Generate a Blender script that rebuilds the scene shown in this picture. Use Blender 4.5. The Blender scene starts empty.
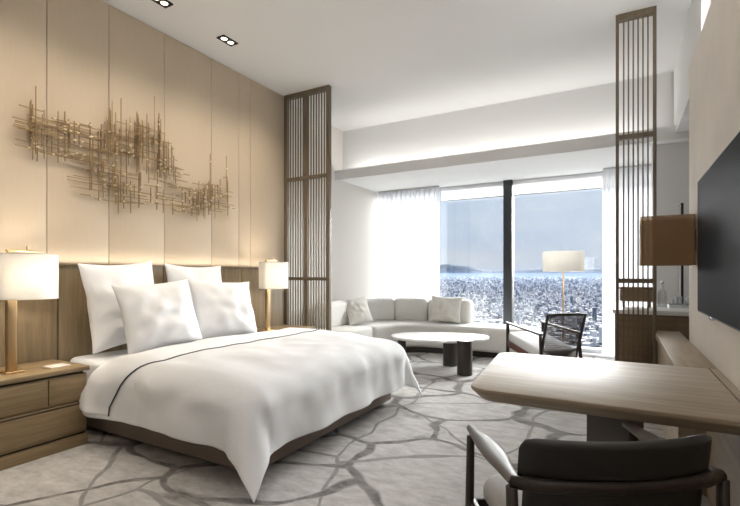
import bpy, bmesh, math, random
from math import sin, cos, pi, radians, hypot, atan2, sqrt
from mathutils import Vector, Matrix, noise

SC = bpy.context.scene
COL = SC.collection

# ------------------------------------------------------------------ camera
cam_data = bpy.data.cameras.new('camera')
cam = bpy.data.objects.new('camera', cam_data)
COL.objects.link(cam)
cam.location = (0, 0, 1.3)
cam.rotation_euler = (radians(90), 0, radians(29.1))
cam_data.sensor_width = 36
cam_data.lens = 452 / 740 * 36
cam_data.shift_y = 21 / 740
cam_data.clip_start = 0.02
cam_data.clip_end = 150000
SC.camera = cam

# ------------------------------------------------------------------ view
SC.view_settings.view_transform = 'Standard'
SC.view_settings.look = 'None'
SC.view_settings.gamma = 1
SC.view_settings.use_curve_mapping = False
SC.view_settings.exposure = 1.06

# ------------------------------------------------------------------ world (hazy daylight sky)
world = bpy.data.worlds.new('sky')
SC.world = world
world.use_nodes = True
wn = world.node_tree.nodes; wl = world.node_tree.links
wn.clear()
w_out = wn.new('ShaderNodeOutputWorld'); w_bg = wn.new('ShaderNodeBackground')
w_tc = wn.new('ShaderNodeTexCoord'); w_sep = wn.new('ShaderNodeSeparateXYZ'); w_r = wn.new('ShaderNodeValToRGB')
w_no = wn.new('ShaderNodeTexNoise'); w_map = wn.new('ShaderNodeMapping'); w_mix = wn.new('ShaderNodeMix')
wl.new(w_tc.outputs['Generated'], w_sep.inputs[0])
wl.new(w_sep.outputs['Z'], w_r.inputs['Fac'])
cr = w_r.color_ramp
cr.elements[0].position = 0.0; cr.elements[0].color = (0.56, 0.64, 0.78, 1)
cr.elements[1].position = 1.0; cr.elements[1].color = (0.36, 0.52, 0.82, 1)
for p, c in ((0.035, (0.64, 0.70, 0.80, 1)), (0.09, (0.55, 0.66, 0.83, 1)), (0.2, (0.60, 0.70, 0.86, 1)), (0.45, (0.52, 0.64, 0.86, 1))):
    e = cr.elements.new(p); e.color = c
w_map.inputs['Scale'].default_value = (1.5, 1.5, 9)
wl.new(w_tc.outputs['Generated'], w_map.inputs[0]); wl.new(w_map.outputs[0], w_no.inputs['Vector'])
w_no.inputs['Scale'].default_value = 2.2; w_no.inputs['Detail'].default_value = 4
w_cl = wn.new('ShaderNodeMapRange'); w_cl.inputs[1].default_value = 0.45; w_cl.inputs[2].default_value = 0.75; w_cl.inputs[4].default_value = 0.45
wl.new(w_no.outputs['Fac'], w_cl.inputs[0])
w_mix.data_type = 'RGBA'
wl.new(w_cl.outputs[0], w_mix.inputs[0]); wl.new(w_r.outputs[0], w_mix.inputs[6]); w_mix.inputs[7].default_value = (0.80, 0.83, 0.88, 1)
wl.new(w_mix.outputs[2], w_bg.inputs['Color'])
w_bg.inputs['Strength'].default_value = 0.50
wl.new(w_bg.outputs[0], w_out.inputs[0])

# ------------------------------------------------------------------ sun, veiled by haze, behind the window
sun_d = bpy.data.lights.new('sun', 'SUN'); sun = bpy.data.objects.new('sun', sun_d); COL.objects.link(sun)
sun_d.energy = 11.5
sun_d.angle = radians(58)
sun_d.color = (1.0, 0.985, 0.97)
sun.location = (1, 14, 9)
sun.rotation_euler = Vector((-0.17, -0.93, -0.34)).to_track_quat('-Z', 'Y').to_euler()

# daylight opening of the window (guides sampling of the sky)
pd = bpy.data.lights.new('window_daylight', 'AREA'); po = bpy.data.objects.new('window_daylight', pd); COL.objects.link(po)
pd.shape = 'RECTANGLE'; pd.size = 4.6; pd.size_y = 2.8
pd.cycles.is_portal = True
po.location = (-1.9, 8.12, 1.5); po.rotation_euler = (radians(-90), 0, 0)

# warm downlights recessed in the ceiling, washing the headboard wall
def spot(name, loc, target, energy, size, blend=0.9, color=(1.0, 0.80, 0.56), radius=0.05):
    d = bpy.data.lights.new(name, 'SPOT'); o = bpy.data.objects.new(name, d); COL.objects.link(o)
    d.energy = energy; d.spot_size = radians(size); d.spot_blend = blend; d.color = color; d.shadow_soft_size = radius
    o.location = loc
    o.rotation_euler = (Vector(target) - Vector(loc)).to_track_quat('-Z', 'Y').to_euler()
    return o
for y in (0.24, 1.05, 1.86, 2.67, 3.48, 4.29):
    spot('downlight_or_fill', (-3.30, y, 3.74), (-4.12, y + 0.03, 1.5), 30, 100, 1.0, (1.0, 0.86, 0.68), 0.22)

for x, y in ((-1.5, 0.9), (-1.5, 2.5)):  # added fill spots without fixtures, brightening the near side of the bed
    spot('downlight_or_fill', (x, y, 3.74), (x - 0.7, y + 0.4, 0.5), 31, 95, 1.0, (1.0, 0.95, 0.88), 0.3)

# cove lights: behind the lip of the window beam, on top of the headboard, plus an added ceiling fill above the television wall
def strip(name, loc, rot, length, width, energy, color):
    d = bpy.data.lights.new(name, 'AREA'); o = bpy.data.objects.new(name, d); COL.objects.link(o)
    d.shape = 'RECTANGLE'; d.size = length; d.size_y = width; d.energy = energy; d.color = color
    o.location = loc; o.rotation_euler = rot
strip('beam_cove_light', (-1.9, 6.53, 3.012), (radians(180), 0, 0), 4.4, 0.06, 5.5, (1, 0.98, 0.95))
strip('headboard_cove_light', (-4.10, 1.6, 1.395), (radians(180), 0, radians(90)), 6.4, 0.03, 3, (1, 0.90, 0.76))
strip('added_ceiling_fill', (0.56, 1.2, 2.985), (radians(180), 0, radians(90)), 6.0, 0.05, 26, (1, 0.98, 0.95))

# ------------------------------------------------------------------ helpers
def children(o): return [c for c in bpy.data.objects if c.parent == o]

class MB:
    def __init__(self): self.v = []; self.f = []; self.m = Matrix.Identity(4)
    def add(self, vs, fs):
        n = len(self.v)
        self.v += [tuple(self.m @ Vector(p)) for p in vs]
        self.f += [tuple(i + n for i in f) for f in fs]
        return self
    def box(self, x0, x1, y0, y1, z0, z1):
        vs = [(x, y, z) for z in (z0, z1) for y in (y0, y1) for x in (x0, x1)]
        return self.add(vs, [(0, 2, 3, 1), (4, 5, 7, 6), (0, 1, 5, 4), (1, 3, 7, 5), (3, 2, 6, 7), (2, 0, 4, 6)])
    def bar(self, a, b, w, h, up=(0, 0, 1)):
        a = Vector(a); b = Vector(b); d = (b - a).normalized(); up = Vector(up)
        s = d.cross(up)
        if s.length < 1e-4: s = d.cross(Vector((1, 0, 0)))
        s.normalize(); u = s.cross(d).normalized()
        vs = []
        for p in (a, b):
            for i, j in ((-1, -1), (1, -1), (1, 1), (-1, 1)): vs.append(tuple(p + s * i * w / 2 + u * j * h / 2))
        return self.add(vs, [(3, 2, 1, 0), (4, 5, 6, 7), (0, 1, 5, 4), (1, 2, 6, 5), (2, 3, 7, 6), (3, 0, 4, 7)])
    def tube(self, pts, r, n=10, cap=True):
        pts = [Vector(p) for p in pts]; rs = r if isinstance(r, (list, tuple)) else [r] * len(pts)
        vs = []; ref = None
        for i, p in enumerate(pts):
            d = (pts[min(i + 1, len(pts) - 1)] - pts[max(i - 1, 0)]).normalized()
            if ref is None:
                ref = d.cross(Vector((0, 0, 1)))
                if ref.length < 1e-3: ref = Vector((1, 0, 0))
            s = (ref - d * ref.dot(d)).normalized(); u = d.cross(s); ref = s
            for k in range(n):
                a = 2 * pi * k / n; vs.append(tuple(p + (s * cos(a) + u * sin(a)) * rs[i]))
        fs = []
        for i in range(len(pts) - 1):
            for k in range(n):
                k2 = (k + 1) % n
                fs.append((i * n + k, i * n + k2, (i + 1) * n + k2, (i + 1) * n + k))
        if cap:
            fs.append(tuple(range(n - 1, -1, -1))); fs.append(tuple((len(pts) - 1) * n + k for k in range(n)))
        return self.add(vs, fs)
    def lathe(self, prof, n=24, cx=0, cy=0, close=True):
        vs = []; m = len(prof)
        for k in range(n):
            a = 2 * pi * k / n
            for r, z in prof: vs.append((cx + r * cos(a), cy + r * sin(a), z))
        fs = []
        for k in range(n):
            k2 = (k + 1) % n
            for i in range(m - 1): fs.append((k * m + i, k2 * m + i, k2 * m + i + 1, k * m + i + 1))
        if close:
            if prof[0][0] > 1e-6: fs.append(tuple(k * m for k in range(n - 1, -1, -1)))
            if prof[-1][0] > 1e-6: fs.append(tuple(k * m + m - 1 for k in range(n)))
        return self.add(vs, fs)
    def prism(self, out, z0, z1):
        n = len(out)
        ar = sum(out[i][0] * out[(i + 1) % n][1] - out[(i + 1) % n][0] * out[i][1] for i in range(n))
        if ar < 0: out = out[::-1]
        vs = [(x, y, z0) for x, y in out] + [(x, y, z1) for x, y in out]
        fs = [tuple(range(n - 1, -1, -1)), tuple(range(n, 2 * n))]
        for i in range(n): j = (i + 1) % n; fs.append((i, j, n + j, n + i))
        return self.add(vs, fs)
    def sheet(self, fn, nu, nv):
        vs = [fn(i / nu, j / nv) for i in range(nu + 1) for j in range(nv + 1)]
        w = nv + 1
        return self.add(vs, [(i * w + j, (i + 1) * w + j, (i + 1) * w + j + 1, i * w + j + 1) for i in range(nu) for j in range(nv)])
    def build(self, name, mat, parent=None, bevel=0, seg=2, smooth=None, sub=0, solid=0, angle=40, weld=False):
        me = bpy.data.meshes.new(name)
        me.from_pydata(self.v, [], self.f); me.update()
        if weld:
            b = bmesh.new(); b.from_mesh(me); bmesh.ops.remove_doubles(b, verts=b.verts, dist=1e-5)
            bmesh.ops.recalc_face_normals(b, faces=b.faces); b.to_mesh(me); b.free()
        o = bpy.data.objects.new(name, me); COL.objects.link(o)
        if mat: me.materials.append(mat)
        if parent: o.parent = parent
        if bevel:
            mo = o.modifiers.new('bevel', 'BEVEL'); mo.width = bevel; mo.segments = seg; mo.limit_method = 'ANGLE'; mo.angle_limit = radians(angle)
        if solid:
            mo = o.modifiers.new('solidify', 'SOLIDIFY'); mo.thickness = solid; mo.offset = -1
        if sub:
            mo = o.modifiers.new('subsurf', 'SUBSURF'); mo.levels = sub; mo.render_levels = sub
        if smooth or (smooth is None and (bevel or sub)):
            for p in me.polygons: p.use_smooth = True
        return o

def sm(o, a=35):
    "smooth by angle: hard edges stay sharp"
    b = bmesh.new(); b.from_mesh(o.data)
    for e in b.edges:
        if len(e.link_faces) == 2 and e.calc_face_angle(0) > radians(a): e.smooth = False
    b.to_mesh(o.data); b.free()
    for p in o.data.polygons: p.use_smooth = True
    return o

def tag(o, label, cat, group=None, kind=None):
    if label: o['label'] = label
    if cat: o['category'] = cat
    if group: o['group'] = group
    if kind: o['kind'] = kind
    return o
def thing(name, label, cat, loc=(0, 0, 0), rz=0, group=None):
    o = bpy.data.objects.new(name, None); COL.objects.link(o)
    o.location = loc; o.rotation_euler = (0, 0, rz); o.empty_display_size = 0.1
    return tag(o, label, cat, group)
def struct(name, mb, mat, **k):
    o = mb.build(name, mat, **k)
    if not k.get('parent'): o['kind'] = 'structure'
    return o
def dup(root, loc, rz, label=None, group=None):
    r = root.copy(); COL.objects.link(r); r.location = loc; r.rotation_euler = (0, 0, rz)
    if label: r['label'] = label
    if group: r['group'] = group
    for ch in children(root):
        c = ch.copy(); COL.objects.link(c); c.parent = r
        for g in children(ch):
            d = g.copy(); COL.objects.link(d); d.parent = c
    return r
def rrect(x0, x1, y0, y1, r, n=6):
    out = []
    rs = r if isinstance(r, (list, tuple)) else [r] * 4
    for (cx, cy, a0, q) in ((x1 - rs[0], y1 - rs[0], 0, rs[0]), (x0 + rs[1], y1 - rs[1], 90, rs[1]), (x0 + rs[2], y0 + rs[2], 180, rs[2]), (x1 - rs[3], y0 + rs[3], 270, rs[3])):
        for i in range(n + 1):
            a = radians(a0 + 90 * i / n); out.append((cx + q * cos(a), cy + q * sin(a)))
    return out

# ------------------------------------------------------------------ materials
def mat(name, col, rough=0.6, metal=0.0, spec=0.5, noise_amt=0.0, noise_scale=20, bump=0.0, bump_scale=200, sheen=0.0, stretch=(1, 1, 1)):
    m = bpy.data.materials.new(name); m.use_nodes = True
    nt = m.node_tree; b = nt.nodes['Principled BSDF']
    b.inputs['Base Color'].default_value = (*col, 1); b.inputs['Roughness'].default_value = rough
    b.inputs['Metallic'].default_value = metal; b.inputs['Specular IOR Level'].default_value = spec
    if sheen: b.inputs['Sheen Weight'].default_value = sheen
    if noise_amt or bump:
        tc = nt.nodes.new('ShaderNodeTexCoord'); mp = nt.nodes.new('ShaderNodeMapping'); mp.inputs['Scale'].default_value = stretch
        nt.links.new(tc.outputs['Object'], mp.inputs[0])
        if noise_amt:
            n = nt.nodes.new('ShaderNodeTexNoise'); n.inputs['Scale'].default_value = noise_scale; n.inputs['Detail'].default_value = 5
            nt.links.new(mp.outputs[0], n.inputs['Vector'])
            r = nt.nodes.new('ShaderNodeValToRGB'); a = noise_amt
            r.color_ramp.elements[0].position = 0.3; r.color_ramp.elements[1].position = 0.7
            r.color_ramp.elements[0].color = (*[c * (1 - a) for c in col], 1); r.color_ramp.elements[1].color = (*[min(1, c * (1 + a)) for c in col], 1)
            nt.links.new(n.outputs['Fac'], r.inputs[0]); nt.links.new(r.outputs[0], b.inputs['Base Color'])
        if bump:
            n2 = nt.nodes.new('ShaderNodeTexNoise'); n2.inputs['Scale'].default_value = bump_scale; n2.inputs['Detail'].default_value = 3
            nt.links.new(mp.outputs[0], n2.inputs['Vector'])
            bp = nt.nodes.new('ShaderNodeBump'); bp.inputs['Strength'].default_value = bump; bp.inputs['Distance'].default_value = 0.01
            nt.links.new(n2.outputs['Fac'], bp.inputs['Height']); nt.links.new(bp.outputs[0], b.inputs['Normal'])
    return m
def see_through(m, trans=0.5, translucent=0.0, tint=(1, 1, 1)):
    "mix the surface with a transparent (and translucent) share, as a sheer cloth has"
    nt = m.node_tree; out = nt.nodes['Material Output']; b = nt.nodes['Principled BSDF']
    s = b.outputs[0]
    if translucent:
        t = nt.nodes.new('ShaderNodeBsdfTranslucent'); t.inputs[0].default_value = b.inputs['Base Color'].default_value
        x = nt.nodes.new('ShaderNodeMixShader'); x.inputs[0].default_value = translucent
        nt.links.new(s, x.inputs[1]); nt.links.new(t.outputs[0], x.inputs[2]); s = x.outputs[0]
    if trans:
        t = nt.nodes.new('ShaderNodeBsdfTransparent'); t.inputs[0].default_value = (*tint, 1)
        x = nt.nodes.new('ShaderNodeMixShader'); x.inputs[0].default_value = trans
        nt.links.new(s, x.inputs[1]); nt.links.new(t.outputs[0], x.inputs[2]); s = x.outputs[0]
    nt.links.new(s, out.inputs[0])
    return m
def wood(name, dark, light, axis=1, rough=0.4, scale=6, spec=0.5):
    m = bpy.data.materials.new(name); m.use_nodes = True
    nt = m.node_tree; b = nt.nodes['Principled BSDF']; N = nt.nodes.new; L = nt.links.new
    tc = N('ShaderNodeTexCoord'); mp = N('ShaderNodeMapping')
    s = [scale * 3] * 3; s[axis] = scale * 0.22; mp.inputs['Scale'].default_value = s
    L(tc.outputs['Object'], mp.inputs[0])
    n = N('ShaderNodeTexNoise'); n.inputs['Scale'].default_value = 1.6; n.inputs['Detail'].default_value = 7; n.inputs['Roughness'].default_value = 0.6; n.inputs['Distortion'].default_value = 0.6
    L(mp.outputs[0], n.inputs['Vector'])
    r = N('ShaderNodeValToRGB'); r.color_ramp.elements[0].position = 0.3; r.color_ramp.elements[1].position = 0.72
    r.color_ramp.elements[0].color = (*dark, 1); r.color_ramp.elements[1].color = (*light, 1)
    L(n.outputs['Fac'], r.inputs[0]); L(r.outputs[0], b.inputs['Base Color'])
    b.inputs['Roughness'].default_value = rough; b.inputs['Specular IOR Level'].default_value = spec
    return m

M_plaster = mat('white_plaster', (0.80, 0.80, 0.795), 0.85, spec=0.2)
M_plaster_w = mat('window_plaster', (0.84, 0.84, 0.83), 0.85, spec=0.2)
M_beige = mat('beige_wall_covering', (0.72, 0.665, 0.60), 0.75, spec=0.25, noise_amt=0.05, noise_scale=3)
M_panel = mat('padded_wall_panel', (0.56, 0.465, 0.35), 0.55, spec=0.3, noise_amt=0.02, noise_scale=60, stretch=(1, 1, 0.1))
M_seam = mat('panel_seam', (0.16, 0.12, 0.085), 0.8)
M_alcove = mat('alcove_wall_covering', (0.76, 0.73, 0.68), 0.8, spec=0.2)
M_head = wood('headboard_timber', (0.17, 0.125, 0.07), (0.27, 0.205, 0.12), axis=2, rough=0.5)
M_night = wood('nightstand_timber', (0.22, 0.155, 0.08), (0.36, 0.26, 0.145), axis=1, rough=0.42)
M_night_dark = mat('nightstand_recess', (0.05, 0.038, 0.025), 0.7)
M_desk = wood('desk_timber', (0.27, 0.215, 0.155), (0.42, 0.34, 0.255), axis=0, rough=0.50, spec=0.26)
M_console = wood('console_timber', (0.30, 0.235, 0.16), (0.45, 0.365, 0.26), axis=1, rough=0.42)
M_cab = wood('cabinet_timber', (0.16, 0.10, 0.055), (0.25, 0.165, 0.095), axis=0, rough=0.5)
M_screen = wood('screen_timber', (0.115, 0.086, 0.055), (0.175, 0.135, 0.088), axis=2, rough=0.45)
M_dark = wood('dark_stained_timber', (0.018, 0.012, 0.009), (0.035, 0.024, 0.018), axis=2, rough=0.4)
M_red = wood('reddish_timber', (0.10, 0.028, 0.018), (0.17, 0.05, 0.032), axis=0, rough=0.35)
M_white = mat('white_bed_linen', (0.80, 0.81, 0.83), 0.85, spec=0.15, bump=0.12, bump_scale=14, sheen=0.1)
M_white2 = mat('white_cotton', (0.83, 0.84, 0.86), 0.85, spec=0.15, bump=0.10, bump_scale=18, sheen=0.1)
M_pipe = mat('grey_piping', (0.06, 0.06, 0.065), 0.8)
M_base = mat('taupe_upholstery', (0.225, 0.18, 0.15), 0.85, spec=0.2, bump=0.1, bump_scale=300)
M_sofa = mat('light_grey_boucle', (0.74, 0.725, 0.69), 0.95, spec=0.15, noise_amt=0.06, noise_scale=120, bump=0.25, bump_scale=160)
M_cush = mat('oatmeal_linen', (0.72, 0.70, 0.65), 0.95, spec=0.1, noise_amt=0.12, noise_scale=90, bump=0.15, bump_scale=120)
M_plinth = mat('dark_plinth', (0.03, 0.025, 0.02), 0.6)
M_brass = mat('brushed_brass', (0.72, 0.52, 0.28), 0.28, metal=1.0)
M_brass2 = mat('satin_bronze', (0.50, 0.36, 0.20), 0.40, metal=0.9)
M_rod = mat('aged_brass_rod', (0.36, 0.25, 0.135), 0.45, metal=0.8)
M_node = mat('bright_brass_node', (0.85, 0.72, 0.48), 0.35, metal=0.8)
M_black = mat('black_metal', (0.02, 0.02, 0.022), 0.4, spec=0.5)
M_tv = mat('screen_glass', (0.010, 0.010, 0.011), 0.6, spec=0.02)
M_leather = mat('black_leather', (0.022, 0.021, 0.021), 0.45, spec=0.45, bump=0.08, bump_scale=220)
M_seat = mat('grey_seat_fabric', (0.50, 0.49, 0.48), 0.6, spec=0.35, bump=0.08, bump_scale=200)
M_arm = wood('dark_polished_arm', (0.10, 0.085, 0.075), (0.16, 0.14, 0.125), axis=1, rough=0.38, spec=0.5)
M_shade = see_through(mat('linen_shade', (0.88, 0.87, 0.84), 0.9, spec=0.1), 0, 0.35)
M_sconce = see_through(mat('bronze_gauze', (0.21, 0.13, 0.07), 0.6, spec=0.3), 0.25, 0.12, (0.75, 0.6, 0.45))
M_marble = mat('white_marble', (0.80, 0.79, 0.77), 0.18, spec=0.6, noise_amt=0.1, noise_scale=5)
M_glass = bpy.data.materials.new('clear_glass'); M_glass.use_nodes = True
def glass_nodes(m, refl=0.05, tint=(0.97, 0.985, 0.985)):
    nt = m.node_tree; out = nt.nodes['Material Output']; nt.nodes.remove(nt.nodes['Principled BSDF'])
    t = nt.nodes.new('ShaderNodeBsdfTransparent'); t.inputs[0].default_value = (*tint, 1)
    g = nt.nodes.new('ShaderNodeBsdfGlossy'); g.inputs['Roughness'].default_value = 0.02
    x = nt.nodes.new('ShaderNodeMixShader'); x.inputs[0].default_value = refl
    nt.links.new(t.outputs[0], x.inputs[1]); nt.links.new(g.outputs[0], x.inputs[2]); nt.links.new(x.outputs[0], out.inputs[0])
glass_nodes(M_glass, 0.06)
M_drink = bpy.data.materials.new('drinking_glass'); M_drink.use_nodes = True; glass_nodes(M_drink, 0.22, (0.88, 0.90, 0.90))
M_sheer = see_through(mat('sheer_voile', (0.74, 0.74, 0.76), 0.9, spec=0.1), 0.12, 0.32)
M_blind = see_through(mat('white_blind_cloth', (0.92, 0.92, 0.92), 0.9, spec=0.1), 0.10, 0.6)
M_mesh = see_through(mat('woven_back_mesh', (0.15, 0.12, 0.11), 0.6, spec=0.3), 0.50, 0.0)
M_mull = mat('anodised_mullion', (0.03, 0.033, 0.038), 0.5)
M_frame = mat('window_frame_metal', (0.55, 0.56, 0.57), 0.5)
M_bulb = mat('bulb_glow', (1, 0.9, 0.75), 0.5)
nb = M_bulb.node_tree.nodes['Principled BSDF']; nb.inputs['Emission Color'].default_value = (1, 0.86, 0.66, 1); nb.inputs['Emission Strength'].default_value = 3
M_paper = mat('paper_pad', (0.80, 0.74, 0.66), 0.8)
M_counter = mat('white_stone_counter', (0.82, 0.81, 0.79), 0.3, spec=0.5)
M_chrome = mat('polished_steel', (0.7, 0.7, 0.7), 0.2, metal=1.0)

def carpet_material():
    m = bpy.data.materials.new('patterned_carpet'); m.use_nodes = True
    nt = m.node_tree; b = nt.nodes['Principled BSDF']; N = nt.nodes.new; L = nt.links.new
    tc = N('ShaderNodeTexCoord')
    def noise_n(scale, detail=4, vec=None, rough=0.55):
        n = N('ShaderNodeTexNoise'); n.inputs['Scale'].default_value = scale; n.inputs['Detail'].default_value = detail; n.inputs['Roughness'].default_value = rough
        L(vec or tc.outputs['Object'], n.inputs['Vector']); return n
    def math_n(op, a, bb=None, clamp=False):
        n = N('ShaderNodeMath'); n.operation = op; n.use_clamp = clamp
        for i, v in enumerate((a, bb)):
            if v is None: continue
            if isinstance(v, (int, float)): n.inputs[i].default_value = v
            else: L(v, n.inputs[i])
        return n.outputs[0]
    def warped(sc, rot, amt, nscale, off):
        nz = noise_n(nscale, 2)
        ad = N('ShaderNodeVectorMath'); ad.operation = 'SCALE'; ad.inputs['Scale'].default_value = amt
        sb = N('ShaderNodeVectorMath'); sb.operation = 'SUBTRACT'; sb.inputs[1].default_value = (0.5, 0.5, 0.5)
        L(nz.outputs['Color'], sb.inputs[0]); L(sb.outputs[0], ad.inputs[0])
        s2 = N('ShaderNodeVectorMath'); s2.operation = 'ADD'
        L(tc.outputs['Object'], s2.inputs[0]); L(ad.outputs[0], s2.inputs[1])
        mp = N('ShaderNodeMapping'); mp.inputs['Rotation'].default_value = (0, 0, radians(rot)); mp.inputs['Scale'].default_value = sc; mp.inputs['Location'].default_value = off
        L(s2.outputs[0], mp.inputs[0]); return mp.outputs[0]
    def veins(vec, width, rnd=0.85):
        v = N('ShaderNodeTexVoronoi'); v.voronoi_dimensions = '2D'; v.feature = 'DISTANCE_TO_EDGE'; v.inputs['Scale'].default_value = 1.0; v.inputs['Randomness'].default_value = rnd
        L(vec, v.inputs['Vector'])
        r = N('ShaderNodeMapRange'); r.inputs[1].default_value = width * 0.55; r.inputs[2].default_value = width; r.inputs[3].default_value = 1; r.inputs[4].default_value = 0
        L(v.outputs['Distance'], r.inputs[0]); return r.outputs[0]
    ea = warped((1.05, 1.35, 1), 14, 0.75, 1.0, (0.3, 0.1, 0)); eb = warped((1.25, 0.95, 1), 48, 0.6, 0.9, (3.3, 1.7, 0))
    wn_ = noise_n(1.3, 3)
    def vein_n(vec, wmin, wmax):
        v = N('ShaderNodeTexVoronoi'); v.voronoi_dimensions = '2D'; v.feature = 'DISTANCE_TO_EDGE'; v.inputs['Scale'].default_value = 1.0; v.inputs['Randomness'].default_value = 0.9
        L(vec, v.inputs['Vector'])
        fz = noise_n(9, 3); d = math_n('ADD', v.outputs['Distance'], math_n('MULTIPLY', math_n('SUBTRACT', fz.outputs['Fac'], 0.5), 0.030))
        wr = N('ShaderNodeMapRange'); wr.inputs[1].default_value = 0.35; wr.inputs[2].default_value = 0.66; wr.inputs[3].default_value = wmin; wr.inputs[4].default_value = wmax; L(wn_.outputs['Fac'], wr.inputs[0])
        q = math_n('DIVIDE', d, wr.outputs[0])
        r = N('ShaderNodeMapRange'); r.inputs[1].default_value = 0.6; r.inputs[2].default_value = 1.15; r.inputs[3].default_value = 1; r.inputs[4].default_value = 0; L(q, r.inputs[0]); return r.outputs[0]
    v1 = vein_n(ea, 0.018, 0.072)
    v2 = math_n('MULTIPLY', vein_n(eb, 0.010, 0.032), 0.75)
    # the vein swells into dark patches here and there
    bl = noise_n(1.9, 4); blr = N('ShaderNodeMapRange'); blr.inputs[1].default_value = 0.56; blr.inputs[2].default_value = 0.68; L(bl.outputs['Fac'], blr.inputs[0])
    blot = math_n('MULTIPLY', blr.outputs[0], veins(ea, 0.15))
    allv = math_n('MAXIMUM', math_n('MAXIMUM', v1, v2), blot)
    # worn streaks
    mp = N('ShaderNodeMapping'); mp.inputs['Scale'].default_value = (4, 8, 1); mp.inputs['Rotation'].default_value = (0, 0, radians(5)); L(tc.outputs['Object'], mp.inputs[0])
    st = noise_n(1.6, 8, mp.outputs[0], 0.7)
    fade = N('ShaderNodeMapRange'); fade.inputs[1].default_value = 0.32; fade.inputs[2].default_value = 0.6; fade.inputs[3].default_value = 0.35; fade.inputs[4].default_value = 0.95; L(st.outputs['Fac'], fade.inputs[0])
    allv = math_n('MULTIPLY', allv, fade.outputs[0])
    base = N('ShaderNodeValToRGB'); base.color_ramp.elements[0].position = 0.3; base.color_ramp.elements[1].position = 0.72
    base.color_ramp.elements[0].color = (0.35, 0.335, 0.325, 1); base.color_ramp.elements[1].color = (0.62, 0.605, 0.59, 1)
    L(st.outputs['Fac'], base.inputs[0])
    mix = N('ShaderNodeMix'); mix.data_type = 'RGBA'; L(allv, mix.inputs[0]); L(base.outputs[0], mix.inputs[6]); mix.inputs[7].default_value = (0.115, 0.107, 0.10, 1)
    L(mix.outputs[2], b.inputs['Base Color']); b.inputs['Roughness'].default_value = 0.95; b.inputs['Specular IOR Level'].default_value = 0.1
    fn = noise_n(260, 2); bp = N('ShaderNodeBump'); bp.inputs['Strength'].default_value = 0.35; bp.inputs['Distance'].default_value = 0.008
    L(fn.outputs['Fac'], bp.inputs['Height']); L(bp.outputs[0], b.inputs['Normal'])
    return m
M_carpet = carpet_material()

# ------------------------------------------------------------------ room shell
XL, XR, CZ = -4.15, 0.48, 3.8
YB, YW = -2.6, 8.0            # wall behind the camera, window plane
XA = -4.27                    # alcove side wall
XN = 1.9                      # far side of the minibar niche
struct('floor', MB().box(XA - 0.1, XN, YB, YW + 0.25, -0.12, 0), M_carpet)
struct('ceiling', MB().box(XL - 0.2, XN, YB, 6.72, CZ, CZ + 0.15), M_plaster)
struct('wall_left', MB().box(XL - 0.2, XL - 0.02, YB, 5.08, 0, CZ), M_seam)
struct('wall_left_alcove', MB().box(XA - 0.15, XA, 5.08, YW + 0.25, 0, CZ), M_alcove)
struct('wall_left_return', MB().box(XA - 0.15, XL - 0.01, 5.05, 5.12, 0, CZ), M_alcove)
struct('wall_back', MB().box(XL - 0.2, XN, YB - 0.15, YB, 0, CZ), M_beige)
struct('wall_right', MB().box(XR + 0.02, XR + 0.14, YB, 4.47, 0, 2.97).box(XR + 0.14, XR + 0.3, YB, 4.47, 0, CZ), M_plaster)
struct('wall_right_covering', MB().box(XR, XR + 0.02, YB, 4.47, 0.0, 2.97), M_beige)
struct('wall_right_bulkhead', MB().box(XR + 0.08, XN, 4.47, 6.66, 2.97, CZ), M_plaster)
struct('wall_niche', MB().box(0.34, XN, 6.75, 6.9, 0, 2.97), M_plaster)
struct('wall_niche_side', MB().box(XN - 0.05, XN + 0.1, 4.3, 6.9, 0, 2.97), M_plaster)
struct('wall_niche_front', MB().box(XR + 0.14, XN, 4.35, 4.47, 0, 2.97), M_plaster)
struct('wall_window_right', MB().box(0.62, XN, 6.9, YW + 0.25, 0, 2.97), M_plaster_w)
# dropped beam over the window bay: face, cove lip and soffit
struct('ceiling_beam', MB().box(XA - 0.1, XN, 6.70, YW + 0.25, 3.02, CZ), M_plaster)
struct('ceiling_soffit', MB().box(XA - 0.1, XN, 6.47, YW + 0.25, 2.93, 3.0), M_plaster_w)
struct('trim_1', MB().box(XA - 0.1, XN, 6.44, 6.47, 2.90, 3.06), M_plaster)
# wall panels left: upholstered panels between dark seams
ps = [-2.6, -1.6, -1.08, -0.55, -0.02, 0.49, 0.99, 1.48, 1.966, 2.483, 3.063, 3.683, 4.11, 4.313, 5.08]
pan = MB()
for a, b in zip(ps[:-1], ps[1:]): pan.box(XL - 0.02, XL, a + 0.0025, b - 0.0025, 0, CZ - 0.002)
struct('wall_left_panels', pan, M_panel, bevel=0.003)
bsb = MB().box(XA, XA + 0.015, 5.12, YW - 0.05, 0, 0.10)
struct('baseboard_left', bsb, M_plaster_w)

# window
win = MB().box(-4.27, 0.62, YW + 0.05, YW + 0.24, 0, 0.10)
struct('window_1', win, M_frame, bevel=0.006)
w1 = bpy.data.objects['window_1']
MB().box(-1.80, -1.655, YW, YW + 0.20, 0.10, 2.93).build('mullion', M_mull, w1, bevel=0.004)
MB().box(-4.27, -1.80, YW + 0.11, YW + 0.13, 0.10, 2.93).build('pane', M_glass, w1)
MB().box(-1.655, 0.62, YW + 0.11, YW + 0.13, 0.10, 2.93).build('pane', M_glass, w1)
MB().box(-4.27, 0.62, YW + 0.09, YW + 0.15, 2.86, 2.93).build('head_frame', M_frame, w1)
MB().box(-4.27, 0.62, YW - 0.10, YW + 0.05, 0, 0.035).build('sill', M_plaster_w, w1, bevel=0.004)

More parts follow.
